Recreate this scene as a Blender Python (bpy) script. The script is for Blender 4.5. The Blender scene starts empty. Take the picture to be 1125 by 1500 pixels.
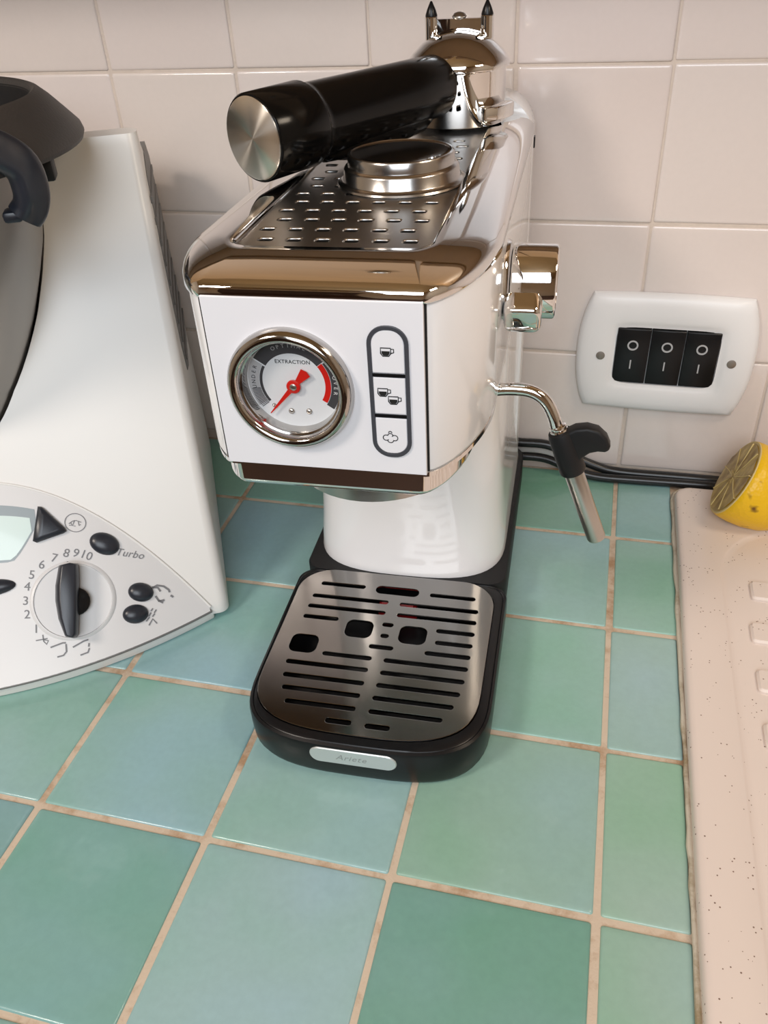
import bpy, bmesh, math, random
from mathutils import Matrix, Vector
random.seed(7)
S = 0.01                      # everything below is written in centimetres
sc = bpy.context.scene
col = sc.collection
PI = math.pi
def lin(c):
    c = c / 255.0
    return c / 12.92 if c <= 0.04045 else ((c + 0.055) / 1.055) ** 2.4
def rgb(r, g, b): return (lin(r), lin(g), lin(b), 1.0)

# ------------------------------------------------------------------ camera
cam = bpy.data.cameras.new('camera'); camo = bpy.data.objects.new('camera', cam); col.objects.link(camo)
R = ((0.969091, 0.241693, -0.049464), (0.102841, -0.578023, -0.809515), (-0.224246, 0.779406, -0.585012))
CAMPOS = (28.434, -22.869, 40.793)
camo.matrix_world = Matrix(((R[0][0], -R[1][0], -R[2][0], CAMPOS[0] * S), (R[0][1], -R[1][1], -R[2][1], CAMPOS[1] * S),
                            (R[0][2], -R[1][2], -R[2][2], CAMPOS[2] * S), (0, 0, 0, 1)))
cam.sensor_fit = 'VERTICAL'; cam.sensor_height = 36.0; cam.lens = 1214.53 / 1500 * 36; cam.clip_start = 0.02
sc.camera = camo
# ------------------------------------------------------------------ world, lights, exposure
sc.view_settings.view_transform = 'Standard'; sc.view_settings.look = 'None'
sc.view_settings.exposure = 0.0; sc.view_settings.gamma = 1.0; sc.view_settings.use_curve_mapping = False
w = bpy.data.worlds.new('world'); sc.world = w; w.use_nodes = True
w.node_tree.nodes['Background'].inputs[0].default_value = (0.9, 0.93, 1, 1)
w.node_tree.nodes['Background'].inputs[1].default_value = 0.3
def area(name, loc, target, sx, sy, power, color):
    l = bpy.data.lights.new(name, 'AREA'); l.shape = 'RECTANGLE'; l.size = sx * S; l.size_y = sy * S
    l.energy = power; l.color = color
    o = bpy.data.objects.new(name, l); col.objects.link(o); o.location = Vector(loc) * S
    o.rotation_euler = (Vector(target) - Vector(loc)).to_track_quat('-Z', 'Y').to_euler()
    return o
area('ceiling_lamp_light', (-56, -78, 115), (8, 20, 12), 32, 28, 10.5, (1.0, 0.89, 0.79))
area('window_light', (45, -150, 122), (15, 8, 12), 120, 100, 25.0, (0.86, 0.93, 1.0))
area('sink_lamp_light', (78, 2, 78), (30, 34, 8), 22, 14, 1.9, (1.0, 0.84, 0.66))

# ------------------------------------------------------------------ materials
def mat(name, color, rough=0.5, metal=0.0, coat=0.0, bump=0.0, bscale=40.0, var=0.0, vscale=8.0, spec=0.5, emit=None, aniso=0.0):
    m = bpy.data.materials.new(name); m.use_nodes = True
    nt = m.node_tree; b = nt.nodes['Principled BSDF']
    b.inputs['Base Color'].default_value = color; b.inputs['Roughness'].default_value = rough
    b.inputs['Metallic'].default_value = metal; b.inputs['Specular IOR Level'].default_value = spec
    b.inputs['Coat Weight'].default_value = coat; b.inputs['Coat Roughness'].default_value = 0.05
    if aniso: b.inputs['Anisotropic'].default_value = aniso
    tc = nt.nodes.new('ShaderNodeTexCoord')
    if var:
        n = nt.nodes.new('ShaderNodeTexNoise'); n.inputs['Scale'].default_value = vscale; n.inputs['Detail'].default_value = 5
        nt.links.new(tc.outputs['Object'], n.inputs['Vector'])
        mx = nt.nodes.new('ShaderNodeMix'); mx.data_type = 'RGBA'
        mx.inputs[6].default_value = tuple(max(0, c * (1 - var)) for c in color[:3]) + (1,)
        mx.inputs[7].default_value = tuple(min(1, c * (1 + var)) for c in color[:3]) + (1,)
        nt.links.new(n.outputs['Fac'], mx.inputs[0]); nt.links.new(mx.outputs[2], b.inputs['Base Color'])
    if bump:
        n = nt.nodes.new('ShaderNodeTexNoise'); n.inputs['Scale'].default_value = bscale; n.inputs['Detail'].default_value = 4
        nt.links.new(tc.outputs['Object'], n.inputs['Vector'])
        bp = nt.nodes.new('ShaderNodeBump'); bp.inputs['Strength'].default_value = bump; bp.inputs['Distance'].default_value = 0.002
        nt.links.new(n.outputs['Fac'], bp.inputs['Height']); nt.links.new(bp.outputs['Normal'], b.inputs['Normal'])
    if emit:
        b.inputs['Emission Color'].default_value = emit[0]; b.inputs['Emission Strength'].default_value = emit[1]
    return m

def glaze_mat(name, rough, coat, n1, bumpd, edge, fine=0.03):
    """glazed tile: tint from the tile's own colour, cloudy glaze, gentle waviness"""
    m = bpy.data.materials.new(name); m.use_nodes = True; nt = m.node_tree; b = nt.nodes['Principled BSDF']
    oi = nt.nodes.new('ShaderNodeObjectInfo'); tc = nt.nodes.new('ShaderNodeTexCoord')
    off = nt.nodes.new('ShaderNodeVectorMath'); off.operation = 'SCALE'; off.inputs[0].default_value = (7.1, 3.7, 5.3)
    nt.links.new(oi.outputs['Random'], off.inputs['Scale'])
    add = nt.nodes.new('ShaderNodeVectorMath'); add.operation = 'ADD'
    nt.links.new(tc.outputs['Object'], add.inputs[0]); nt.links.new(off.outputs[0], add.inputs[1])
    n = nt.nodes.new('ShaderNodeTexNoise'); n.inputs['Scale'].default_value = n1; n.inputs['Detail'].default_value = 3; n.inputs['Roughness'].default_value = 0.45
    nt.links.new(add.outputs[0], n.inputs['Vector'])
    r = nt.nodes.new('ShaderNodeValToRGB'); r.color_ramp.elements[0].position = 0.3; r.color_ramp.elements[1].position = 0.72
    r.color_ramp.elements[0].color = edge[0]; r.color_ramp.elements[1].color = edge[1]
    e = r.color_ramp.elements.new(0.5); e.color = (1, 1, 1, 1)
    nt.links.new(n.outputs['Fac'], r.inputs['Fac'])
    n2 = nt.nodes.new('ShaderNodeTexNoise'); n2.inputs['Scale'].default_value = 260; n2.inputs['Detail'].default_value = 6
    nt.links.new(add.outputs[0], n2.inputs['Vector'])
    r2 = nt.nodes.new('ShaderNodeMapRange'); r2.inputs[1].default_value = 0.3; r2.inputs[2].default_value = 0.7; r2.inputs[3].default_value = 1 - fine; r2.inputs[4].default_value = 1 + fine
    nt.links.new(n2.outputs['Fac'], r2.inputs[0])
    m1 = nt.nodes.new('ShaderNodeMix'); m1.data_type = 'RGBA'; m1.blend_type = 'MULTIPLY'; m1.inputs[0].default_value = 1
    nt.links.new(oi.outputs['Color'], m1.inputs[6]); nt.links.new(r.outputs['Color'], m1.inputs[7])
    m2 = nt.nodes.new('ShaderNodeVectorMath'); m2.operation = 'SCALE'
    nt.links.new(m1.outputs[2], m2.inputs[0]); nt.links.new(r2.outputs[0], m2.inputs['Scale'])
    nt.links.new(m2.outputs[0], b.inputs['Base Color'])
    b.inputs['Roughness'].default_value = rough; b.inputs['Coat Weight'].default_value = coat; b.inputs['Coat Roughness'].default_value = 0.08
    n3 = nt.nodes.new('ShaderNodeTexNoise'); n3.inputs['Scale'].default_value = 45; n3.inputs['Detail'].default_value = 2
    nt.links.new(add.outputs[0], n3.inputs['Vector'])
    bp = nt.nodes.new('ShaderNodeBump'); bp.inputs['Strength'].default_value = bumpd; bp.inputs['Distance'].default_value = 0.004
    nt.links.new(n3.outputs['Fac'], bp.inputs['Height'])
    nt.links.new(bp.outputs['Normal'], b.inputs['Normal']); nt.links.new(bp.outputs['Normal'], b.inputs['Coat Normal'])
    return m

def speckle_mat(name, color, dark):
    m = bpy.data.materials.new(name); m.use_nodes = True; nt = m.node_tree; b = nt.nodes['Principled BSDF']
    tc = nt.nodes.new('ShaderNodeTexCoord')
    v = nt.nodes.new('ShaderNodeTexVoronoi'); v.inputs['Scale'].default_value = 330
    nt.links.new(tc.outputs['Object'], v.inputs['Vector'])
    n = nt.nodes.new('ShaderNodeTexNoise'); n.inputs['Scale'].default_value = 90; nt.links.new(tc.outputs['Object'], n.inputs['Vector'])
    lt = nt.nodes.new('ShaderNodeMath'); lt.operation = 'LESS_THAN'; lt.inputs[1].default_value = 0.15
    nt.links.new(v.outputs['Distance'], lt.inputs[0])
    gt = nt.nodes.new('ShaderNodeMath'); gt.operation = 'GREATER_THAN'; gt.inputs[1].default_value = 0.53
    nt.links.new(n.outputs['Fac'], gt.inputs[0])
    mu = nt.nodes.new('ShaderNodeMath'); mu.operation = 'MULTIPLY'
    nt.links.new(lt.outputs[0], mu.inputs[0]); nt.links.new(gt.outputs[0], mu.inputs[1])
    mx = nt.nodes.new('ShaderNodeMix'); mx.data_type = 'RGBA'; mx.inputs[6].default_value = color; mx.inputs[7].default_value = dark
    nt.links.new(mu.outputs[0], mx.inputs[0]); nt.links.new(mx.outputs[2], b.inputs['Base Color'])
    b.inputs['Roughness'].default_value = 0.42
    return m

def clear_mat(name, tint=(1, 1, 1, 1), gloss=0.06):
    m = bpy.data.materials.new(name); m.use_nodes = True; nt = m.node_tree
    for n in list(nt.nodes): nt.nodes.remove(n)
    o = nt.nodes.new('ShaderNodeOutputMaterial'); t = nt.nodes.new('ShaderNodeBsdfTransparent'); t.inputs[0].default_value = tint
    g = nt.nodes.new('ShaderNodeBsdfGlossy'); g.inputs['Roughness'].default_value = 0.02
    mx = nt.nodes.new('ShaderNodeMixShader'); mx.inputs[0].default_value = gloss
    nt.links.new(t.outputs[0], mx.inputs[1]); nt.links.new(g.outputs[0], mx.inputs[2]); nt.links.new(mx.outputs[0], o.inputs[0])
    return m

def radial_mat(name, color):
    """spun metal cap: brightness streaks that follow the turning marks through the microsurface direction"""
    m = mat(name, color, 0.26, 1.0, aniso=0.95)
    nt = m.node_tree; b = nt.nodes['Principled BSDF']
    t = nt.nodes.new('ShaderNodeTangent'); t.direction_type = 'RADIAL'; t.axis = 'Z'
    b.inputs['Anisotropic Rotation'].default_value = 0.25
    nt.links.new(t.outputs[0], b.inputs['Tangent'])
    return m

def lemon_flesh_mat():
    m = bpy.data.materials.new('lemon_flesh'); m.use_nodes = True; nt = m.node_tree; b = nt.nodes['Principled BSDF']
    tc = nt.nodes.new('ShaderNodeTexCoord'); n = nt.nodes.new('ShaderNodeTexNoise'); n.inputs['Scale'].default_value = 120; n.inputs['Detail'].default_value = 6
    mp = nt.nodes.new('ShaderNodeMapping'); mp.inputs['Scale'].default_value = (1, 1, 0.4)
    nt.links.new(tc.outputs['Object'], mp.inputs[0]); nt.links.new(mp.outputs[0], n.inputs['Vector'])
    r = nt.nodes.new('ShaderNodeValToRGB'); r.color_ramp.elements[0].color = rgb(132, 100, 44); r.color_ramp.elements[1].color = rgb(204, 176, 110)
    r.color_ramp.elements[0].position = 0.3; r.color_ramp.elements[1].position = 0.7
    nt.links.new(n.outputs['Fac'], r.inputs[0]); nt.links.new(r.outputs[0], b.inputs['Base Color'])
    b.inputs['Roughness'].default_value = 0.4
    bp = nt.nodes.new('ShaderNodeBump'); bp.inputs['Strength'].default_value = 0.6; bp.inputs['Distance'].default_value = 0.002
    nt.links.new(n.outputs['Fac'], bp.inputs['Height']); nt.links.new(bp.outputs[0], b.inputs['Normal'])
    return m

def lemon_rind_mat():
    m = bpy.data.materials.new('lemon_rind'); m.use_nodes = True; nt = m.node_tree; b = nt.nodes['Principled BSDF']
    tc = nt.nodes.new('ShaderNodeTexCoord')
    n = nt.nodes.new('ShaderNodeTexNoise'); n.inputs['Scale'].default_value = 75; n.inputs['Detail'].default_value = 2
    nt.links.new(tc.outputs['Object'], n.inputs['Vector'])
    r = nt.nodes.new('ShaderNodeValToRGB'); r.color_ramp.elements[0].color = rgb(110, 72, 10); r.color_ramp.elements[1].color = rgb(240, 190, 18)
    r.color_ramp.elements[0].position = 0.27; r.color_ramp.elements[1].position = 0.36
    nt.links.new(n.outputs['Fac'], r.inputs[0]); nt.links.new(r.outputs[0], b.inputs['Base Color'])
    b.inputs['Roughness'].default_value = 0.38
    n2 = nt.nodes.new('ShaderNodeTexVoronoi'); n2.inputs['Scale'].default_value = 420
    nt.links.new(tc.outputs['Object'], n2.inputs['Vector'])
    bp = nt.nodes.new('ShaderNodeBump'); bp.inputs['Strength'].default_value = 0.25; bp.inputs['Distance'].default_value = 0.001
    nt.links.new(n2.outputs['Distance'], bp.inputs['Height']); nt.links.new(bp.outputs[0], b.inputs['Normal'])
    return m

def grout_mat(name, c1, c2):
    m = bpy.data.materials.new(name); m.use_nodes = True; nt = m.node_tree; b = nt.nodes['Principled BSDF']
    tc = nt.nodes.new('ShaderNodeTexCoord'); n = nt.nodes.new('ShaderNodeTexNoise'); n.inputs['Scale'].default_value = 26; n.inputs['Detail'].default_value = 8; n.inputs['Roughness'].default_value = 0.7
    nt.links.new(tc.outputs['Object'], n.inputs['Vector'])
    r = nt.nodes.new('ShaderNodeValToRGB'); r.color_ramp.elements[0].color = c1; r.color_ramp.elements[1].color = c2
    r.color_ramp.elements[0].position = 0.36; r.color_ramp.elements[1].position = 0.52
    nt.links.new(n.outputs['Fac'], r.inputs[0]); nt.links.new(r.outputs[0], b.inputs['Base Color'])
    b.inputs['Roughness'].default_value = 0.9
    bp = nt.nodes.new('ShaderNodeBump'); bp.inputs['Strength'].default_value = 0.8; bp.inputs['Distance'].default_value = 0.002
    nt.links.new(n.outputs['Fac'], bp.inputs['Height']); nt.links.new(bp.outputs[0], b.inputs['Normal'])
    return m

M = {}
M['chrome'] = mat('chrome', (0.80, 0.79, 0.78, 1), 0.035, 1.0)
M['steel'] = mat('polished_steel', (0.48, 0.465, 0.45, 1), 0.2, 1.0)
M['grate'] = mat('grate_steel', (0.30, 0.29, 0.28, 1), 0.11, 1.0)
M['bezel'] = mat('bezel_steel', (0.50, 0.48, 0.46, 1), 0.10, 1.0)
M['brushed'] = mat('brushed_steel', (0.55, 0.53, 0.50, 1), 0.3, 1.0)
M['tray'] = mat('tray_steel', (0.42, 0.41, 0.40, 1), 0.30, 1.0)
M['spun'] = radial_mat('spun_aluminium', (0.92, 0.88, 0.82, 1))
M['white_gloss'] = mat('white_gloss_plastic', (0.87, 0.865, 0.875, 1), 0.16, coat=0.5)
M['white_panel'] = mat('white_satin_panel', (0.82, 0.82, 0.86, 1), 0.28)
M['cream_plastic'] = mat('cream_white_plastic', (0.78, 0.76, 0.73, 1), 0.32)
M['panel_grey'] = mat('pale_panel_plastic', (0.72, 0.71, 0.71, 1), 0.34)
M['black'] = mat('black_plastic', (0.006, 0.006, 0.007, 1), 0.3, spec=0.3)
M['black_gloss'] = mat('black_gloss_plastic', (0.003, 0.003, 0.003, 1), 0.16, spec=0.2)
M['black_matt'] = mat('black_matt_plastic', (0.010, 0.010, 0.011, 1), 0.5, spec=0.35)
M['charcoal'] = mat('charcoal_plastic', (0.040, 0.036, 0.034, 1), 0.5, bump=0.1, bscale=500)
M['button'] = mat('blue_black_rubber', (0.020, 0.023, 0.032, 1), 0.32)
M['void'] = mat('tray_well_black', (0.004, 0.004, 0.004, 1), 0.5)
M['red'] = mat('red_plastic', rgb(205, 30, 22), 0.35)
M['float_red'] = mat('red_float', rgb(170, 25, 30), 0.4)
M['dial'] = mat('dial_white', (0.74, 0.76, 0.78, 1), 0.4)
M['dark_grey'] = mat('dark_grey_print', (0.05, 0.05, 0.055, 1), 0.5)
M['mid_grey'] = mat('mid_grey_print', (0.20, 0.20, 0.21, 1), 0.5)
M['light_grey'] = mat('light_grey_print', (0.45, 0.45, 0.46, 1), 0.5)
M['frame_grey'] = mat('button_surround_grey', (0.055, 0.058, 0.07, 1), 0.35)
M['ink'] = mat('black_print', (0.012, 0.012, 0.012, 1), 0.5)
M['white_print'] = mat('white_print', (0.7, 0.7, 0.7, 1), 0.5)
M['badge'] = mat('silver_badge', (0.62, 0.65, 0.65, 1), 0.35, 0.55)
M['badge_ink'] = mat('badge_lettering', (0.33, 0.35, 0.35, 1), 0.4, 0.4)
M['clear'] = clear_mat('clear_gauge_lens', gloss=0.035)
M['lcd'] = mat('pale_display', rgb(214, 232, 228), 0.3, coat=0.4)
M['lcd_edge'] = mat('display_shade', rgb(150, 160, 165), 0.3)
M['vent'] = mat('grey_vent_plastic', (0.17, 0.165, 0.16, 1), 0.5)
M['jug'] = mat('jug_steel', (0.36, 0.34, 0.32, 1), 0.32, 1.0)
M['wall_grout'] = mat('wall_grout', rgb(204, 190, 178), 0.9, bump=0.3, bscale=300, var=0.12, vscale=60)
M['counter_grout'] = grout_mat('counter_grout', rgb(166, 134, 104), rgb(202, 184, 164))
M['sealant'] = grout_mat('old_sealant', rgb(160, 142, 112), rgb(206, 196, 178))
M['wall_tile'] = glaze_mat('cream_glazed_tile', 0.2, 0.35, 6, 0.05, ((0.985, 0.975, 0.97, 1), (1.0, 0.995, 0.99, 1)), 0.008)
M['counter_tile'] = glaze_mat('sea_green_glazed_tile', 0.36, 0.42, 8, 0.16, ((0.80, 0.96, 0.80, 1), (1.06, 1.03, 1.20, 1)))
M['sink'] = speckle_mat('speckled_composite', rgb(222, 208, 199), rgb(128, 104, 92))
M['switch_white'] = mat('white_wall_plate', (0.80, 0.79, 0.79, 1), 0.38, bump=0.08, bscale=60)
M['screw'] = mat('dull_screw', (0.30, 0.27, 0.24, 1), 0.45, 0.8)
M['cord'] = mat('black_cord', (0.012, 0.012, 0.013, 1), 0.3)
M['pith'] = mat('lemon_pith', rgb(212, 188, 126), 0.6)
M['lemon_flesh'] = lemon_flesh_mat(); M['lemon_rind'] = lemon_rind_mat()
M['paint'] = mat('warm_wall_paint', rgb(226, 208, 184), 0.8, var=0.04)
M['ceiling'] = mat('ochre_timber_ceiling', rgb(172, 140, 94), 0.6, var=0.12, vscale=3)
M['wood'] = mat('honey_wood', rgb(150, 118, 82), 0.45, var=0.15, vscale=9)
M['floor'] = mat('dark_brown_floor', rgb(84, 62, 50), 0.6, var=0.1)
M['door'] = mat('dark_door_wood', rgb(70, 46, 34), 0.4, var=0.1)
M['lamp'] = mat('lit_lamp_diffuser', (1, 1, 1, 1), 0.5, emit=((1.0, 0.93, 0.84, 1), 4.0))

# ------------------------------------------------------------------ mesh helpers
class MB:
    def __init__(s): s.v = []; s.f = []
    def add(s, verts, faces, mx=None):
        o = len(s.v)
        s.v += [tuple(mx @ Vector(p)) if mx else tuple(p) for p in verts]
        s.f += [tuple(i + o for i in f) for f in faces]
        return s
    def loft(s, rings, cap0=True, cap1=True, mx=None, closed=True):
        n = len(rings[0]); v = [p for r in rings for p in r]; f = []
        for k in range(len(rings) - 1):
            for i in range(n if closed else n - 1):
                j = (i + 1) % n
                f.append((k * n + i, k * n + j, (k + 1) * n + j, (k + 1) * n + i))
        if cap0: f.append(tuple(reversed(range(n))))
        if cap1: f.append(tuple((len(rings) - 1) * n + i for i in range(n)))
        return s.add(v, f, mx)
    def prism(s, pts, z0, z1, mx=None, ch=0.0):
        """2D outline extruded in z, optional chamfer of the top edge"""
        rings = [[(x, y, z0) for x, y in pts]]
        if ch:
            rings.append([(x, y, z1 - ch) for x, y in pts])
            ins = inset(pts, ch)
            rings.append([(x, y, z1) for x, y in ins])
        else: rings.append([(x, y, z1) for x, y in pts])
        return s.loft(rings, mx=mx)
    def lathe(s, prof, n=32, mx=None, cap=True):
        rings = [[(r * math.cos(2 * PI * i / n), r * math.sin(2 * PI * i / n), z) for i in range(n)] for r, z in prof]
        return s.loft(rings, cap, cap, mx)
    def tube(s, path, rad, n=12, mx=None, cap=True):
        P = [Vector(p) for p in path]; rs = rad if isinstance(rad, (list, tuple)) else [rad] * len(P)
        rings = []; up = None
        for i, p in enumerate(P):
            t = (P[min(i + 1, len(P) - 1)] - P[max(i - 1, 0)]).normalized()
            if up is None:
                up = t.orthogonal().normalized()
            up = (up - t * up.dot(t)).normalized(); b = t.cross(up)
            rings.append([tuple(p + (up * math.cos(2 * PI * k / n) + b * math.sin(2 * PI * k / n)) * rs[i]) for k in range(n)])
        return s.loft(rings, cap, cap, mx)
    def box(s, c, d, mx=None, ch=0.0):
        x, y, z = c; a, b, h = d[0] / 2, d[1] / 2, d[2] / 2
        v = [(x - a, y - b, z - h), (x + a, y - b, z - h), (x + a, y + b, z - h), (x - a, y + b, z - h),
             (x - a, y - b, z + h), (x + a, y - b, z + h), (x + a, y + b, z + h), (x - a, y + b, z + h)]
        return s.add(v, [(3, 2, 1, 0), (4, 5, 6, 7), (0, 1, 5, 4), (1, 2, 6, 5), (2, 3, 7, 6), (3, 0, 4, 7)], mx)
    def sphere(s, c, r, mx=None, n=20, m=10, half=False):
        prof = []
        for k in range(m + 1):
            a = (PI / 2 * k / m) if half else (-PI / 2 + PI * k / m)
            prof.append((max(1e-4, math.cos(a)), math.sin(a)))
        rx, ry, rz = r if isinstance(r, (tuple, list)) else (r, r, r)
        rings = [[(c[0] + q * rx * math.cos(2 * PI * i / n), c[1] + q * ry * math.sin(2 * PI * i / n), c[2] + rz * z) for i in range(n)] for q, z in prof]
        return s.loft(rings, True, True, mx)
    def strip(s, pts, wd, h0, h1, mx=None, closed=False):
        """a flat stroke of width wd along 2D points, standing h0..h1"""
        P = [Vector((p[0], p[1])) for p in pts]; n = len(P); L = []; Rr = []
        for i in range(n):
            a = P[(i - 1) % n] if (closed or i > 0) else P[i]; b = P[(i + 1) % n] if (closed or i < n - 1) else P[i]
            t = (b - a).normalized(); q = Vector((-t.y, t.x)) * wd / 2
            L.append(P[i] + q); Rr.append(P[i] - q)
        rings = [[(L[i].x, L[i].y, h0), (Rr[i].x, Rr[i].y, h0), (Rr[i].x, Rr[i].y, h1), (L[i].x, L[i].y, h1)] for i in range(n)]
        if closed: rings.append(rings[0])
        return s.loft(rings, not closed, not closed, mx)
    def build(s, name, m, parent=None, smooth=35, bevel=0.0, seg=2, bang=40):
        me = bpy.data.meshes.new(name)
        me.from_pydata([(x * S, y * S, z * S) for x, y, z in s.v], [], s.f)
        bm = bmesh.new(); bm.from_mesh(me)
        bmesh.ops.remove_doubles(bm, verts=bm.verts, dist=1e-7)
        bmesh.ops.recalc_face_normals(bm, faces=bm.faces)
        if bevel:
            ed = [e for e in bm.edges if len(e.link_faces) == 2 and e.calc_face_angle(0) > math.radians(bang)]
            bmesh.ops.bevel(bm, geom=ed, offset=bevel * S, segments=seg, profile=0.5, affect='EDGES', clamp_overlap=True)
        bm.to_mesh(me); bm.free()
        return link(name, me, m, parent, smooth)
def link(name, me, m, parent=None, smooth=35):
    me.materials.clear(); me.materials.append(m)
    if smooth:
        me.polygons.foreach_set('use_smooth', [True] * len(me.polygons)); me.set_sharp_from_angle(angle=math.radians(smooth))
    o = bpy.data.objects.new(name, me); col.objects.link(o)
    if parent: o.parent = parent
    return o
def inset(pts, d):
    n = len(pts); out = []
    for i in range(n):
        a = Vector(pts[i - 1]); p = Vector(pts[i]); b = Vector(pts[(i + 1) % n])
        t1 = (p - a).normalized(); t2 = (b - p).normalized()
        n1 = Vector((-t1.y, t1.x)); n2 = Vector((-t2.y, t2.x)); q = (n1 + n2)
        q = q / max(0.3, 1 + n1.dot(n2)); out.append((p.x + q.x * d, p.y + q.y * d))
    return out
def rrect(cx, cy, wd, ht, r, n=6):
    out = []
    for sx, sy, a0 in ((1, -1, -PI / 2), (1, 1, 0), (-1, 1, PI / 2), (-1, -1, PI)):
        for k in range(n + 1):
            a = a0 + PI / 2 * k / n
            out.append((cx + sx * (wd / 2 - r) + r * math.cos(a), cy + sy * (ht / 2 - r) + r * math.sin(a)))
    return out
def plan(wd, yf, yb, rx, ry, n, rb, cx=0.0, m=14, back_n=2.0):
    """appliance outline seen from above: superelliptic front corners, round back corners (counter-clockwise)"""
    out = []; fx = wd - rx
    for k in range(6): out.append((cx - fx + 2 * fx * k / 6 * 0.999, yf)) if fx > 1e-3 else None
    for k in range(m + 1):
        a = PI / 2 * k / m; s_, c_ = math.sin(a) ** (2 / n), math.cos(a) ** (2 / n)
        out.append((cx + fx + rx * s_, yf + ry * (1 - c_)))
    for k in range(1, 6): out.append((cx + wd, yf + ry + (yb - rb - yf - ry) * k / 6))
    for k in range(m + 1):
        a = PI / 2 * k / m; out.append((cx + wd - rb + rb * math.cos(a), yb - rb + rb * math.sin(a)))
    for k in range(1, 5): out.append((cx + (wd - rb) * (1 - 2 * k / 5), yb))
    for k in range(m + 1):
        a = PI / 2 * k / m; out.append((cx - wd + rb - rb * math.sin(a), yb - rb + rb * math.cos(a)))
    for k in range(1, 6): out.append((cx - wd, yb - rb + (yf + ry - yb + rb) * k / 6))
    for k in range(m):
        a = PI / 2 * (1 - k / m); s_, c_ = math.sin(a) ** (2 / n), math.cos(a) ** (2 / n)
        out.append((cx - fx - rx * s_, yf + ry * (1 - c_)))
    # drop coincident neighbours keeps counts equal for equal arguments
    return out
def at(pts, z): return [(x, y, z) for x, y in pts]
def frame(p, ex, ey, ez):
    ex, ey, ez = Vector(ex), Vector(ey), Vector(ez)
    return Matrix(((ex.x, ey.x, ez.x, p[0]), (ex.y, ey.y, ez.y, p[1]), (ex.z, ey.z, ez.z, p[2]), (0, 0, 0, 1)))
def align(p, d, xh=(1, 0, 0)):
    d = Vector(d).normalized(); x = Vector(xh); x = (x - d * x.dot(d)).normalized(); return frame(p, x, d.cross(x), d)
def curve_mesh(outline, holes, half, bev):
    """flat plate with real holes"""
    cu = bpy.data.curves.new('plate', 'CURVE'); cu.dimensions = '2D'; cu.fill_mode = 'BOTH'
    for loop in [outline] + holes:
        sp = cu.splines.new('POLY'); sp.points.add(len(loop) - 1); sp.use_cyclic_u = True
        for p, q in zip(sp.points, loop): p.co = (q[0] * S, q[1] * S, 0, 1)
    cu.extrude = half * S; cu.bevel_depth = bev * S; cu.bevel_resolution = 1
    o = bpy.data.objects.new('plate', cu); col.objects.link(o)
    me = bpy.data.meshes.new_from_object(o.evaluated_get(bpy.context.evaluated_depsgraph_get()))
    bpy.data.objects.remove(o); bpy.data.curves.remove(cu)
    return me
def text_mesh(body, size, depth=0.012, shear=0.0, spacing=1.0, bold=0.0):
    cu = bpy.data.curves.new('letters', 'FONT'); cu.body = body; cu.size = size * S; cu.align_x = 'CENTER'; cu.align_y = 'CENTER'
    cu.extrude = depth * S; cu.shear = shear; cu.space_character = spacing; cu.offset = bold * S; cu.resolution_u = 3
    o = bpy.data.objects.new('letters', cu); col.objects.link(o)
    me = bpy.data.meshes.new_from_object(o.evaluated_get(bpy.context.evaluated_depsgraph_get()))
    bpy.data.objects.remove(o); bpy.data.curves.remove(cu)
    return me
def put_mesh(name, me, mx, m, parent, smooth=0):
    """mx is in centimetres, me already in metres"""
    q = mx.copy(); q.translation = mx.translation * S
    me.transform(q); return link(name, me, m, parent, smooth)
def empty(name, loc, rz=0.0):
    o = bpy.data.objects.new(name, None); col.objects.link(o); o.empty_display_size = 0.05
    o.location = Vector(loc) * S; o.rotation_euler = (0, 0, math.radians(rz)); return o
def tag(o, label=None, cat=None, group=None, kind=None):
    if label: o['label'] = label
    if cat: o['category'] = cat
    if group: o['group'] = group
    if kind: o['kind'] = kind
    return o
def smoothpath(pts, n=8):
    P = [Vector(p) for p in pts]; out = []
    for i in range(len(P) - 1):
        a, b, c, d = P[max(i - 1, 0)], P[i], P[i + 1], P[min(i + 2, len(P) - 1)]
        for k in range(n):
            t = k / n
            out.append(0.5 * ((2 * b) + (c - a) * t + (2 * a - 5 * b + 4 * c - d) * t * t + (3 * b - a - 3 * c + d) * t ** 3))
    out.append(P[-1]); return out

def carve(o, cutmb, parent):
    c = cutmb.build('cutter', o.data.materials[0], parent)
    md = o.modifiers.new('cut', 'BOOLEAN'); md.operation = 'DIFFERENCE'; md.object = c; md.solver = 'EXACT'
    bpy.context.view_layer.update()
    me = bpy.data.meshes.new_from_object(o.evaluated_get(bpy.context.evaluated_depsgraph_get()))
    o.modifiers.clear(); o.data = me; bpy.data.objects.remove(c)
    me.polygons.foreach_set('use_smooth', [True] * len(me.polygons)); me.set_sharp_from_angle(angle=math.radians(40))
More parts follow.
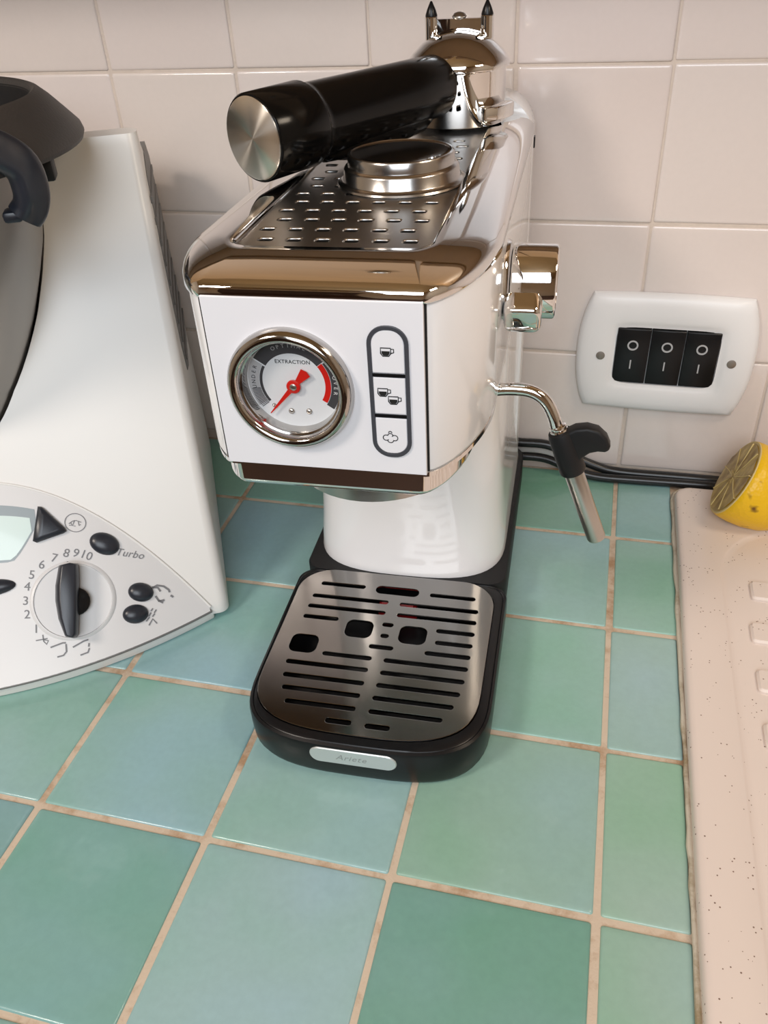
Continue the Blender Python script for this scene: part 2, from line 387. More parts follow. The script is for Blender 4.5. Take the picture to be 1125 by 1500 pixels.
# ------------------------------------------------------------------ room shell
WY = 40.95
X0, X1, Y0, ZF, ZC = -150.0, 190.0, -230.0, -90.0, 165.0
def slab(name, c, d, m): return tag(MB().box(c, d).build(name, m, smooth=0), kind='structure')
slab('floor', ((X0 + X1) / 2, (Y0 + WY) / 2, ZF - 3), (X1 - X0 + 20, WY - Y0 + 20, 6), M['floor'])
slab('ceiling', ((X0 + X1) / 2, (Y0 + WY) / 2, ZC + 3), (X1 - X0 + 20, WY - Y0 + 20, 6), M['ceiling'])
wall = slab('wall_back', ((X0 + X1) / 2, WY + 0.12 + 4, (ZF + ZC) / 2), (X1 - X0, 8, ZC - ZF), M['wall_grout'])
slab('wall_left', (X0 - 4, (Y0 + WY) / 2, (ZF + ZC) / 2), (8, WY - Y0 + 16, ZC - ZF), M['paint'])
slab('wall_right', (X1 + 4, (Y0 + WY) / 2, (ZF + ZC) / 2), (8, WY - Y0 + 16, ZC - ZF), M['paint'])
slab('wall_front', ((X0 + X1) / 2, Y0 - 4, (ZF + ZC) / 2), (X1 - X0, 8, ZC - ZF), M['paint'])

dr = tag(MB().box((-70, Y0 + 1.2, ZF + 102), (84, 2.4, 204)).build('door_added', M['door'], smooth=0, bevel=0.4), kind='structure')  # unseen door, added as a dark shape for the chrome to mirror
MB().sphere((-34, Y0 + 4, ZF + 100), 2.6).build('door_knob', M['brushed'], dr)
def tile_mesh(name, a, b, th, pillow, edge):
    """one glazed tile, origin at the middle of its face, soft cushioned edges"""
    mb = MB()
    def ring(dx, z, r): return [(x, y, z) for x, y in rrect(0, 0, a - 2 * dx, b - 2 * dx, r, 2)]
    mb.loft([ring(0, -th, 0.12), ring(0, -pillow, 0.12), ring(edge * 0.3, -pillow * 0.35, 0.14), ring(edge, -pillow * 0.08, 0.2), ring(edge * 2.6, 0, 0.3)])
    return mb
def make_tile(name, a, b, th, pillow, edge, m):
    o = tile_mesh(name, a, b, th, pillow, edge).build(name, m, smooth=60); me = o.data; bpy.data.objects.remove(o); return me
# wall tiles
wt_w, wt_h = 10.307, 10.444
wmesh = make_tile('tile', wt_w - 0.21, wt_h - 0.21, 0.5, 0.09, 0.16, M['wall_tile'])
for i in range(-7, 11):
    for j in range(-1, 5):
        zc = 42.364 - 10.444 * j + 5.222 - 10.444
        if zc < 0: continue
        o = bpy.data.objects.new('tile', wmesh); col.objects.link(o); o.parent = wall
        xc = -9.59 + wt_w * (i + 0.5)
        wc = wall.matrix_world.inverted()
        o.location = Vector((xc + random.uniform(-.05, .05), WY, zc + random.uniform(-.04, .04))) * S
        o.rotation_euler = (PI / 2 + random.uniform(-.006, .006), random.uniform(-.004, .004), random.uniform(-.006, .006))
        t = random.uniform(0.97, 1.0)
        o.color = (0.71 * t, 0.635 * t * random.uniform(.985, 1), 0.60 * t * random.uniform(.97, 1), 1)

# ------------------------------------------------------------------ countertop with its tiles
T = 10.5
ctop = MB().box((-37, 11.9, -2.2), (146.4, 57.9, 4.1)).box((124, 11.9, -2.2), (51.6, 57.9, 4.1)).box((67.2, 39.55, -2.2), (62, 2.6, 4.1)).box((67.2, -15.6, -2.2), (62, 2.9, 4.1)).build('countertop', M['counter_grout'], smooth=0)
tag(ctop, 'sea green glazed tile countertop with sandy grout lines', 'countertop')
SINK_X = 36.15
tint = {(-1, -1): (96, 146, 140), (0, -1): (90, 150, 134), (1, -1): (138, 178, 176), (2, -1): (76, 136, 114), (3, -1): (134, 172, 146),
        (-1, 0): (124, 172, 158), (0, 0): (120, 170, 160), (1, 0): (128, 174, 162), (2, 0): (122, 166, 136), (3, 0): (142, 176, 150),
        (-2, 0): (112, 160, 150), (2, 1): (130, 176, 160), (3, 1): (136, 174, 156), (0, 1): (118, 168, 164), (1, 1): (120, 168, 160), (-1, 1): (122, 168, 160),
        (2, 2): (128, 176, 160), (3, 2): (130, 176, 156), (0, 2): (110, 156, 152), (1, 2): (120, 166, 158), (2, 3): (92, 148, 116), (3, 3): (116, 166, 148),
        (0, 3): (96, 146, 130), (1, 3): (100, 150, 132)}
cache = {}
for i in range(-9, 9):
    for j in range(-2, 4):
        x0, x1, y0, y1 = i * T, (i + 1) * T, j * T, (j + 1) * T
        if j == 3: y1 = 40.75
        if j == -2: y0 = -17.0
        if i == 3: x1 = SINK_X - 0.12
        if i > 3: continue
        a, b = x1 - x0 - 0.40, y1 - y0 - 0.40
        if i == 3: a += 0.18
        key = (round(a, 2), round(b, 2))
        if key not in cache: cache[key] = make_tile('tile', a, b, 0.5, 0.10, 0.13, M['counter_tile'])
        o = bpy.data.objects.new('tile', cache[key]); col.objects.link(o); o.parent = ctop
        o.location = Vector(((x0 + x1) / 2 + random.uniform(-.05, .05) + (0.09 if i == 3 else 0), (y0 + y1) / 2 + random.uniform(-.05, .05), random.uniform(-.06, -.03))) * S
        o.rotation_euler = (random.uniform(-.002, .002), random.uniform(-.002, .002), random.uniform(-.005, .005))
        c = tint.get((i, j), (118 + random.randint(-10, 10), 164 + random.randint(-8, 8), 150 + random.randint(-12, 12)))
        c = [0.58 * (q + d) + 0.42 * e for q, d, e in zip(c, (26, 20, 30), (146, 178, 172))]
        o.color = rgb(*[0.965 * q for q in c])
pts = [(SINK_X - 0.06 + random.uniform(-.04, .04), -10 + k * 1.15) for k in range(42)]
pts += [(36.3, 38.2), (36.7, 38.75), (37.4, 39.0), (40, 39.05)]
mb = MB(); mb.tube([(x, y, 0.10) for x, y in pts], [0.15 + random.uniform(-.04, .05) for _ in pts], 8)
mb.build('sealant', M['sealant'], ctop)

# base unit that carries the worktop
bu = empty('base_cabinet', (20, 13.5, -90))
MB().box((0, 0, 42.7), (250, 54, 85.4)).build('body', M['wood'], bu, smooth=0)
for k in range(4):
    d = MB().box((-90 + 60 * k, -28, 44), (58, 1.8, 76)).build('door', M['wood'], bu, smooth=0, bevel=0.3)
    MB().tube([(-66 + 60 * k, -31, 62), (-66 + 60 * k, -31, 74)], 0.5).build('handle', M['brushed'], d)
tag(bu, 'honey coloured wooden base cabinets carrying the tiled worktop', 'cabinet')
# wall unit above the frame, mirrored in the chrome
wu = empty('wall_cabinet', (18, 34.9, 45.0))
MB().box((0, 0, 35), (210, 12.0, 70)).build('body', M['wood'], wu, smooth=0, bevel=0.3)
for k in range(4):
    d = MB().box((-78 + 52 * k, -6.9, 35), (50.5, 1.6, 69)).build('door', M['wood'], wu, smooth=0, bevel=0.3)
    MB().sphere((-57 + 52 * k, -8.6, 8), 1.1).build('knob', M['brushed'], d)
tag(wu, 'honey wood wall cabinet fixed above the cream tiles', 'cabinet')

# ------------------------------------------------------------------ espresso machine
em = empty('espresso_machine', (17.65, 5.88, 0), 2.3)
tag(em, 'slim white and chrome espresso machine with round pressure gauge', 'coffee machine')
# lower tray housing, open well under the grate
mb = MB()
def dp(i_, z): return at(plan(7.4 - i_, -0.55 + i_, 14.7 - i_, 7.4 - i_, 5.5 - i_, 3.3, 1.2), z)
gp = lambda i_: plan(6.85 - i_, 0.28 + i_, 14.55 - i_, 6.85 - i_, 4.5 - i_, 3.0, 2.3, cx=-0.2)
mb.loft([dp(0.45, 0.0), dp(0.2, 0.12), dp(0.05, 0.5), dp(0, 1.4), dp(0, 2.5), dp(0.06, 2.68), dp(0.2, 2.76), dp(0.26, 2.70), dp(0.32, 2.76),
         at(gp(0), 2.80), at(gp(0.05), 2.3), at(gp(0.1), 1.0)])
mb.build('drip_tray', M['black'], em, smooth=40)
mb = MB()
mb.loft([at(plan(7.0, 13.0, 33.6, 1.2, 1.2, 2, 2.0), 0), at(plan(7.22, 13.0, 33.7, 1.2, 1.2, 2, 2.0), 0.5), at(plan(7.22, 13.0, 33.7, 1.2, 1.2, 2, 2.0), 2.6), at(plan(7.1, 13.0, 33.6, 1.2, 1.2, 2, 2.0), 2.78)], False, False)
for r_ in (0, 3):
    pass
o = plan(7.1, 14.62, 33.6, 1.2, 1.2, 2, 2.0)
mb = MB(); mb.loft([at(plan(7.0, 14.62, 33.5, 1.2, 1.2, 2, 2.0), 0), at(plan(7.22, 14.62, 33.7, 1.2, 1.2, 2, 2.0), 0.5), at(plan(7.22, 14.62, 33.7, 1.2, 1.2, 2, 2.0), 2.62), at(o, 2.78)])
mb.build('base', M['black_matt'], em, smooth=40)
# grate
rows = [(-5.52, -2.30, 12.95, .30), (-1.59, 1.49, 12.86, .62), (2.20, 5.36, 12.80, .30), (-5.80, -.42, 11.63, .30), (.32, 5.69, 11.58, .30),
        (-5.83, -.41, 10.58, .30), (.34, 5.69, 10.52, .30), (-5.86, -3.39, 9.53, .30), (-.44, .35, 9.5, .30), (-.35, .24, 8.46, .30), (3.15, 5.69, 9.43, .30),
        (3.24, 5.68, 8.37, .30), (-.88, .74, 7.42, .30), (2.73, 5.67, 7.36, .30), (-3.68, -.43, 6.36, .30), (-5.79, -.45, 5.36, .30), (.30, 5.64, 6.35, .30),
        (-5.65, -.44, 4.26, .30), (.30, 5.56, 5.30, .30), (-5.40, -.46, 3.25, .30), (.27, 5.43, 4.26, .30), (-4.91, -.49, 2.22, .30), (.26, 5.18, 3.24, .30),
        (.25, 4.67, 2.20, .30), (-2.11, -.49, 1.16, .32), (.25, 1.79, 1.12, .32)]
holes = [rrect((a + b) / 2, y, b - a, h * 1.36, h * .66, 4) for a, b, y, h in rows]
holes += [rrect(x, y, 1.85, 1.65, 0.52, 5) for x, y in ((-5.08, 7.04), (-1.85, 8.86), (1.74, 8.79))]
me = curve_mesh(gp(0.07), holes, 0.05, 0.03)
put_mesh('drip_grate', me, Matrix.Translation((0, 0, 2.82)), M['grate'], em, 40)
mb = MB(); mb.prism(rrect(0.05, 12.35, 2.6, 1.8, 0.5), 1.0, 2.3, ch=0.2); mb.build('float_indicator', M['float_red'], em)
tag(em.children[-1], 'red water level float under the grate')
# badge
bx = frame((-0.1, -0.49, 1.95), (1, 0, 0), (0, 0, 1), (0, -1, 0))
b_ = MB(); b_.prism(rrect(0, 0, 5.1, 1.22, 0.6, 8), -0.12, 0.10, bx, ch=0.05); b_ = b_.build('badge', M['badge'], em)
put_mesh('lettering', text_mesh('Ariete', 0.62, 0.004, 0.35, 1.12), bx @ Matrix.Translation((-.1, 0, .105)), M['badge_ink'], b_)
# column
mb = MB()
def cp(i_, z): return at(plan(6.8 + i_, 14.72 - i_, 33.2, 6.8 + i_, 5.2, 3.0, 2.0), z)
mb.loft([cp(0, 2.72), cp(0.02, 2.95), cp(-0.02, 3.3), cp(-.1, 4.6), cp(-.22, 6.0), cp(-.3, 7.5), cp(-.34, 9.5), cp(-.34, 14), cp(-.34, 21.4)])
mb.build('column', M['white_gloss'], em, smooth=40)
# upper body
GX, GZ = -1.10, 25.16
def up(i_, z, yb=30.2): return at(plan(6.75 - i_, 0.16 + i_, yb, 2.35, 6.0, 1.6, 1.0), z)
mb = MB()
mb.loft([up(0.12, 21.32), up(0.03, 21.38), up(0, 21.5), up(0, 28.9), up(0.03, 29.0), up(0.1, 29.04)])
ub = mb.build('upper_body', M['white_gloss'], em, smooth=40)
carve(ub, MB().lathe([(2.2, -2), (2.2, 2)], 48, align((GX, 0, GZ), (0, -1, 0))), em)
mb = MB(); mb.loft([up(0.1, 21.02), up(0.02, 21.06), up(0.02, 21.28), up(0.1, 21.33)]); mb.build('lower_trim', M['chrome'], em, smooth=40)
# skirt and group
def sk(i_, z): return at(plan(5.95 - i_, 0.34 + i_, 16, 1.9, 4.6, 1.7, 1.0), z)
mb = MB(); mb.loft([sk(1.0, 19.72), sk(0.5, 19.74), sk(0.22, 19.82), sk(0.06, 19.96), sk(0, 20.1), sk(0, 20.16), sk(0, 20.22), sk(0, 21.1)]); mb.build('skirt', M['chrome'], em, smooth=50)
mb = MB(); mb.lathe([(3.2, 18.35), (3.95, 18.35), (4.1, 18.45), (4.1, 19.2), (4.25, 19.3), (4.25, 19.9)], 48, Matrix.Translation((1.0, 5.7, 0))); mb.build('group_head', M['steel'], em)
# front panel with seam
fp = frame((0, 0, 0), (1, 0, 0), (0, 0, 1), (0, -1, 0))
def fpz(h): return frame((0, -h, 0), (1, 0, 0), (0, 0, 1), (0, -1, 0))
hole = [(GX + 2.4 * math.cos(2 * PI * k / 40), GZ + 2.4 * math.sin(2 * PI * k / 40)) for k in range(40)]
me = curve_mesh([(-4.57, 21.4), (4.57, 21.4), (4.57, 28.9), (-4.57, 28.9)], [list(hole)], 0.05, 0.0)
put_mesh('panel_gap', me, frame((0, 0.16, 0), (1, 0, 0), (0, 0, 1), (0, -1, 0)), M['void'], em, 0)
me = curve_mesh([(-4.40, 21.36), (4.45, 21.36), (4.45, 28.96), (-4.40, 28.96)], [hole], 0.14, 0.03)
put_mesh('front_panel', me, frame((0, 0.06, 0), (1, 0, 0), (0, 0, 1), (0, -1, 0)), M['white_panel'], em, 40)
# gauge
gl = empty('pressure_gauge', (0, 0, 0)); gl.parent = em
GM = frame((GX, 0, GZ), (1, 0, 0), (0, 0, 1), (0, -1, 0))
mb = MB(); mb.lathe([(2.62, -0.05), (2.69, 0.1), (2.67, 0.35), (2.56, 0.56), (2.42, 0.66), (2.30, 0.66), (2.20, 0.58), (2.14, 0.44), (2.13, 0.3), (2.06, 0.26), (2.02, 0.1), (2.02, -0.55)], 64, GM, cap=False)
mb.build('bezel', M['bezel'], gl, smooth=45)
DZ = -0.30
def dial(z): return frame((GX, -z, GZ), (1, 0, 0), (0, 0, 1), (0, -1, 0))
mb = MB(); mb.lathe([(2.03, DZ - .1), (2.03, DZ)], 48, GM); dl = mb.build('dial', M['dial'], gl, smooth=30)
def sector(a0, a1, r0, r1, z0, z1, n=24):
    pts = [(r1 * math.cos(math.radians(a0 + (a1 - a0) * k / n)), r1 * math.sin(math.radians(a0 + (a1 - a0) * k / n))) for k in range(n + 1)]
    pts += [(r0 * math.cos(math.radians(a1 + (a0 - a1) * k / n)), r0 * math.sin(math.radians(a1 + (a0 - a1) * k / n))) for k in range(n + 1)]
    return MB().add([(x, y, z0) for x, y in pts] + [(x, y, z1) for x, y in pts],
                    [(k, k + 1, 2 * n - k, 2 * n + 1 - k) for k in range(n)] + [(k + 2 * n + 2, k + 2 * n + 3, 4 * n + 2 - k, 4 * n + 3 - k) for k in range(n)] +
                    [(k, (k + 1) % (2 * n + 2), (k + 1) % (2 * n + 2) + 2 * n + 2, k + 2 * n + 2) for k in range(2 * n + 2)], GM)
sector(38, 146, 1.36, 1.95, DZ, DZ + .012).build('optimal_band', M['dark_grey'], dl, 0)
sector(-34, 36, 1.62, 1.98, DZ, DZ + .010).build('over_band', M['dark_grey'], dl, 0)
sector(-31, 37, 1.36, 1.60, DZ, DZ + .014).build('red_band', M['red'], dl, 0)
sector(148, 214, 1.50, 1.98, DZ, DZ + .008).build('under_band', M['light_grey'], dl, 0)
sector(149, 217, 1.36, 1.48, DZ, DZ + .012).build('scale_line', M['dark_grey'], dl, 0)
mb = MB()
for k in range(14):
    a = math.radians(190 + k * 2.1); mb.strip([(1.5 * math.cos(a), 1.5 * math.sin(a)), (1.9 * math.cos(a), 1.9 * math.sin(a))], 0.028, DZ + .008, DZ + .018, GM)
tag(mb.build('scale_marks', M['dark_grey'], dl, 0), kind='stuff')
put_mesh('lettering', text_mesh('EXTRACTION', 0.235, 0.004, 0, 1.05), GM @ Matrix.Translation((0.05, 0.98, DZ + .01)), M['ink'], dl)
def arc_text(body, a_mid, r, size, step, m, flip=False):
    n = len(body)
    for k, ch in enumerate(body):
        a = a_mid - (k - (n - 1) / 2) * step
        mx = GM @ Matrix.Translation((r * math.cos(math.radians(a)), r * math.sin(math.radians(a)), DZ + .02)) @ Matrix.Rotation(math.radians(a - 90), 4, 'Z')
        put_mesh('lettering', text_mesh(ch, size, 0.004), mx, m, dl)
arc_text('OPTIMAL', 92, 1.70, 0.24, 7.6, M['light_grey'])
arc_text('OVER', 0, 1.80, 0.24, 7.6, M['white_print'])
arc_text('UNDER', 172, 1.74, 0.24, 7.6, M['dark_grey'])
nd = MB()
ang = math.atan2(23.87 - 25.16, -2.17 + 1.03)
NM = GM @ Matrix.Translation((0.03, -0.06, DZ + 0.16)) @ Matrix.Rotation(ang, 4, 'Z')
nd.prism([(1.74, -0.02), (1.74, 0.02), (0.35, 0.10), (-0.2, 0.09), (-0.88, 0.24), (-0.95, 0.0), (-0.88, -0.24), (-0.2, -0.09), (0.35, -0.10)], 0, 0.03, NM)
nd.lathe([(0.30, -.02), (0.30, 0.04), (0.26, 0.06)], 24, NM)
nd.build('needle', M['red'], gl, smooth=30)
mb = MB(); mb.lathe([(0.15, -.14), (0.15, 0.08), (0.10, 0.11)], 20, NM); mb.build('needle_pin', M['brushed'], gl)
for x, y in ((-0.24, -1.30), (0.54, -1.27)):
    MB().sphere((x, y, DZ), (0.14, 0.14, 0.10), GM, 14, 5, True).build('stud', M['brushed'], gl)
MB().sphere((-0.98, -1.05, DZ), (0.09, 0.09, 0.12), GM, 12, 5, True).build('stop_pin', M['brushed'], gl)
mb = MB(); mb.lathe([(2.04, 0.14), (2.04, 0.17)], 40, GM); mb.build('lens', M['clear'], gl, smooth=30)
# buttons
bp_ = empty('button_panel', (0, 0, 0)); bp_.parent = em
fr = rrect(3.06, 25.12, 1.62, 5.84, 0.74, 8)
me = curve_mesh(fr, [rrect(3.06, 25.12, 1.36, 5.58, 0.62, 8)], 0.04, 0.02)
put_mesh('surround', me, fpz(0.13), M['frame_grey'], bp_, 40)
for zz in (25.97, 24.14):
    MB().box((3.06, zz, 0.13), (1.5, 0.13, 0.1), fpz(0)).build('divider', M['black'], bp_, smooth=0)
def bshape(z0, z1, rt, rb, n=7):
    x0_, x1_ = 2.40, 3.72; out = []
    for (cx, cy, a0, r) in ((x1_ - rb, z0 + rb, -90, rb), (x1_ - rt, z1 - rt, 0, rt), (x0_ + rt, z1 - rt, 90, rt), (x0_ + rb, z0 + rb, 180, rb)):
        for k in range(n + 1):
            a = math.radians(a0 + 90 * k / n); out.append((cx + r * math.cos(a), cy + r * math.sin(a)))
    return out
btn = []
for z0, z1, rt, rb, lab in ((26.07, 27.88, .58, .06, 'white single cup button'), (24.24, 25.87, .06, .06, 'white double cup button'), (22.36, 24.04, .06, .58, 'white steam button')):
    mb = MB(); mb.prism(bshape(z0, z1, rt, rb), 0.02, 0.17, fpz(0), ch=0.03); o = mb.build('button', M['white_panel'], bp_, smooth=30); tag(o, lab); btn.append(o)
def cup(b, cx, cz):
    q = fpz(0); h0, h1 = 0.165, 0.182
    MB().strip([(cx - .22, cz + .17), (cx - .22, cz - .06), (cx - .14, cz - .17), (cx + .10, cz - .17), (cx + .18, cz - .06), (cx + .18, cz + .17)], .045, h0, h1, q, True).build('cup_icon', M['ink'], b, 0)
    MB().prism([(cx - .18, cz - .05), (cx - .12, cz - .14), (cx + .08, cz - .14), (cx + .14, cz - .05), (cx + .14, cz + .04), (cx - .18, cz + .04)], h0, h1, q).build('coffee_icon', M['ink'], b, 0)
    MB().strip([(cx + .18, cz + .13), (cx + .30, cz + .13), (cx + .30, cz - .01), (cx + .18, cz - .05)], .04, h0, h1, q).build('handle_icon', M['ink'], b, 0)
cup(btn[0], 3.0, 26.98); cup(btn[1], 2.80, 25.22); cup(btn[1], 3.22, 24.88)
for cx, cz, r in ((2.82, 23.12, .13), (3.18, 23.12, .13), (3.0, 23.02, .13), (3.0, 23.22, .11), (3.0, 23.36, .07)):
    a0 = {2.82: 60, 3.18: -110}.get(cx, 0)
    pts = [(cx + r * math.cos(math.radians(a0 + t)), cz + r * math.sin(math.radians(a0 + t))) for t in range(0, 261 if cx != 3.0 else 181, 20)]
    if cx == 3.0 and cz < 23.1: pts = [(x, 2 * cz - y) for x, y in pts]
    MB().strip(pts, .035, .165, .182, fpz(0)).build('steam_icon', M['ink'], btn[2], 0)
# chrome top cover with the opening for the cup tray
mb = MB()
outer = plan(6.86, -0.06, 30.2, 2.45, 6.1, 1.6, 1.0)
inner = plan(4.3, 2.75, 29.3, 1.0, 1.0, 2.0, 0.8, cx=0.05)
def mixr(s_, z): return [(a[0] + (b[0] - a[0]) * s_, a[1] + (b[1] - a[1]) * s_, z) for a, b in zip(outer, inner)]
rings = [at(inset(outer, 0.25), 28.86), at(inset(outer, 0.05), 28.90), mixr(0, 28.96)]
for k in range(1, 13):
    a = 1.0 * k / 12; rings.append(mixr((1 - math.cos(a) ** 0.9) / (1 - math.cos(1.0) ** 0.9), 28.96 + 0.12 + 0.98 * (math.sin(a) / math.sin(1.0)) ** 0.75))
inn2 = inset(inner, 0.10); inn3 = inset(inner, 0.16)
rings += [at(inn2, 30.0), at(inn3, 29.85), at(inn3, 29.55)]
mb.loft(rings, True, False); mb.build('top_cover', M['chrome'], em, smooth=50)
# perforated cup tray
hs = []
for r_ in range(14):
    y = 4.3 + r_ * 1.38
    xs = [-3.2, -1.95, -.7, .55, 1.8, 3.05] if r_ % 2 == 0 else [-3.55, -2.3, -1.05, .2, 1.45, 2.7]
    for x in xs: hs.append(rrect(x + 0.2, y, 0.74, 0.56, 0.16, 2))
me = curve_mesh(inset(inner, 0.17), hs, 0.03, 0.06)
put_mesh('cup_tray', me, Matrix.Translation((0, 0, 29.74)), M['tray'], em, 60)
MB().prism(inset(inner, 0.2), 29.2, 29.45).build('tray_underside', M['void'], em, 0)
# rear water tank with rounded shoulders
mb = MB(); rings = []
prof = []
for k in range(13):
    a = PI / 2 * k / 12; prof.append((6.7 - 2.6 * (1 - math.cos(a)), 28.4 + 2.5 * math.sin(a)))
prof = [(6.55, 2.75), (6.7, 3.2), (6.7, 20), (6.7, 28.0)] + prof
sec = prof + [(-x, z) for x, z in reversed(prof)]
for y, k in ((30.25, 0.15), (30.4, 0.0), (33.2, 0.0), (33.7, 0.3), (33.85, 0.7)):
    rings.append([(x * (1 - k * .06), y, min(z, 30.9 - k) if z > 29 else z) for x, z in sec])
mb.loft(rings); mb.build('water_tank', M['white_gloss'], em, smooth=40)
MB().box((6.72, 32.4, 27.6), (0.12, 0.5, 0.7)).build('tank_latch', M['black'], em, smooth=0)
# steam knob
KY, KZ = 10.6, 25.95
kx = align((6.3, KY, KZ), (1, 0, 0), (0, 1, 0))
mb = MB(); mb.lathe([(2.5, 0.0), (2.42, 0.12), (2.1, 0.3), (1.92, 0.5), (1.88, 0.62), (1.2, 0.62)], 48, kx); mb.build('knob_mount', M['chrome'], em)
kb = MB(); kb.lathe([(1.62, 0.70), (1.75, 0.76), (1.78, 0.84), (1.78, 2.78), (1.74, 2.86), (1.64, 2.9), (1.60, 2.82), (1.3, 2.8)], 56, kx); kb = kb.build('steam_knob', M['chrome'], em, smooth=40)
mb = MB()
lv = rrect(0.1, 0, 1.75, 1.8, 0.42, 6)
lm = align((7.72, KY - 1.3, KZ - 0.75), (0.0, -0.86, -0.51), (0, 0, 1))
rg = []
for z_, k in ((0.0, 1.0), (0.72, 1.0), (0.92, .97), (1.02, .91), (1.06, .82)):
    rg.append([(x * k, y * k, z_) for x, y in lv])
mb.loft(rg, mx=lm); mb.build('lever', M['chrome'], kb, smooth=50)
put_mesh('knob_mark', text_mesh('0', 0.5, 0.004), frame((6.79, 6.3, 26.0), (0, 1, 0), (0, 0, 1), (1, 0, 0)), M['ink'], em)
# steam wand
sw = empty('steam_wand', (0, 0, 0)); sw.parent = em
path = smoothpath([(6.0, 9, 20.7), (7.2, 9, 20.88), (8.3, 9, 20.80), (9.05, 8.95, 20.35), (9.5, 8.9, 19.6), (9.75, 8.9, 18.8), (9.95, 8.9, 18.2)], 6)
mb = MB(); mb.tube(path, 0.34, 16); mb.build('pipe', M['chrome'], sw, smooth=60)
wd_ = Vector((12.37 - 9.72, -0.1, 12.0 - 19.0)).normalized(); w0 = Vector((9.78, 8.9, 18.95))
wm = align(w0, wd_, (1, 0, 0))
mb = MB(); mb.lathe([(0.3, -.05), (0.44, 0), (0.46, .07), (0.44, .14), (0.38, .16), (0.46, .2), (0.48, .27), (0.45, .34), (0.3, .36)], 24, wm); mb.build('collar', M['chrome'], sw)
mb = MB(); mb.lathe([(0.42, 0.30), (0.60, 0.36), (0.66, 0.6), (0.70, 2.0), (0.70, 2.75), (0.64, 2.88), (0.5, 2.9)], 28, wm)
gr = mb.build('grip', M['black_matt'], sw, smooth=50)
ttab = [(0.0, .55), (0.4, .30), (0.9, .10), (1.5, .10), (2.05, .34), (2.42, .82), (2.55, 1.3), (2.48, 1.55), (2.25, 1.62), (1.9, 1.55), (1.5, 1.6), (1.1, 1.85), (0.75, 2.2), (0.4, 2.6), (0, 2.7)]
fm = frame(w0, (1, 0, -0.0), wd_, (0, -1, 0))
# the thumb tab leaves the grip sideways and hooks down
ex = Vector((0.985, 0, 0.17)).normalized(); ey = wd_ - ex * wd_.dot(ex); ey.normalize()
fm = frame(w0, ex, ey, ex.cross(ey))
mb = MB(); mb.prism(ttab, -0.42, 0.42, fm); mb.build('thumb_tab', M['black_matt'], gr, smooth=40, bevel=0.16, seg=3, bang=50)
mb = MB(); mb.lathe([(0.5, 2.7), (0.52, 2.85), (0.52, 7.3), (0.48, 7.42), (0.40, 7.42), (0.38, 7.0)], 28, wm); mb.build('nozzle', M['brushed'], sw, smooth=40)

# ------------------------------------------------------------------ portafilter lying upside down on the tray
Rz = Matrix.Rotation(math.radians(2.3), 4, 'Z')
def m2w(p): return Matrix.Translation((17.65, 5.88, 0)) @ Rz @ Vector(p)
pf = empty('portafilter', m2w((2.2, 26.9, 30.09)), 2.3)
tag(pf, 'chrome portafilter with black handle lying upside down on the machine', 'portafilter')
mb = MB(); mb.lathe([(2.5, 0.3), (2.55, 0.0), (2.86, 0.0), (2.9, 0.06), (2.9, 2.86), (2.93, 2.94), (3.08, 3.0), (3.12, 3.15), (3.02, 3.4), (2.7, 3.8), (2.1, 4.3), (1.3, 4.68), (0.5, 4.84), (0.02, 4.86)], 56)
mb.build('bowl', M['chrome'], pf, smooth=45)
for a, ln in ((-33, 1), (147, 1)):
    q = Matrix.Rotation(math.radians(a), 4, 'Z')
    pts = [(3.55 * math.cos(math.radians(t)), 3.55 * math.sin(math.radians(t))) for t in range(-24, 25, 6)] + [(2.7 * math.cos(math.radians(t)), 2.7 * math.sin(math.radians(t))) for t in range(24, -25, -6)]
    mb = MB(); mb.prism(pts, 0.35, 1.15, q); mb.build('lug', M['chrome'], pf, smooth=30, bevel=0.1)
# spouts
ss = empty('double_spout', (0, 0, 0)); ss.parent = pf
mb = MB(); mb.prism(rrect(0, 0, 3.3, 0.5, 0.2, 4), 4.0, 5.4, Matrix.Translation((-0.05, 0.9, 0))); mb.build('spout_plate', M['chrome'], ss, smooth=30)
for x in (-1.72, 1.62):
    mb = MB(); mb.lathe([(0.40, 3.8), (0.40, 5.5), (0.36, 5.54), (0.2, 5.54)], 24, Matrix.Translation((x, 0.8, 0))); mb.build('spout', M['chrome'], ss, smooth=40)
    mb = MB(); mb.lathe([(0.36, 5.53), (0.36, 5.62), (0.26, 5.9), (0.06, 6.32), (0.01, 6.34)], 20, Matrix.Translation((x, 0.8, 0))); mb.build('spout_tip', M['black'], ss, smooth=50)
mb = MB(); mb.lathe([(0.2, 5.3), (0.42, 5.45), (0.44, 5.52), (0.3, 5.68), (0.1, 5.74)], 20, Matrix.Translation((-0.05, 0.9, 0))); mb.build('screw', M['brushed'], ss)
# handle
h0 = Vector((-5.85 - 2.2, 12.0 - 26.9, 32.14 - 30.05)); h1 = Vector((-0.6, -1.9, 2.35))
hd = (h1 - h0); HL = hd.length; hm = align(h0, hd, (0, 0, 1))
hn = MB(); hn.lathe([(1.7, -0.02), (2.0, 0.02), (2.06, 0.1), (2.06, 3.3), (1.98, 3.45), (1.90, 3.55), (1.86, 3.9), (1.78, 7.5), (1.72, 11), (1.66, HL - 1.0), (1.56, HL - 0.75), (1.2, HL - 0.7)], 48, hm)
hn = hn.build('handle', M['black_gloss'], pf, smooth=40)
mb = MB(); mb.lathe([(1.92, -0.06), (1.92, 0.03), (1.86, 0.06), (0.6, 0.065), (0.01, 0.066)], 64)
hc = mb.build('handle_cap', M['spun'], hn, smooth=30); hc.matrix_local = Matrix.Translation(h0 * S) @ align((0, 0, 0), -hd, (0, 0, 1)).to_4x4()
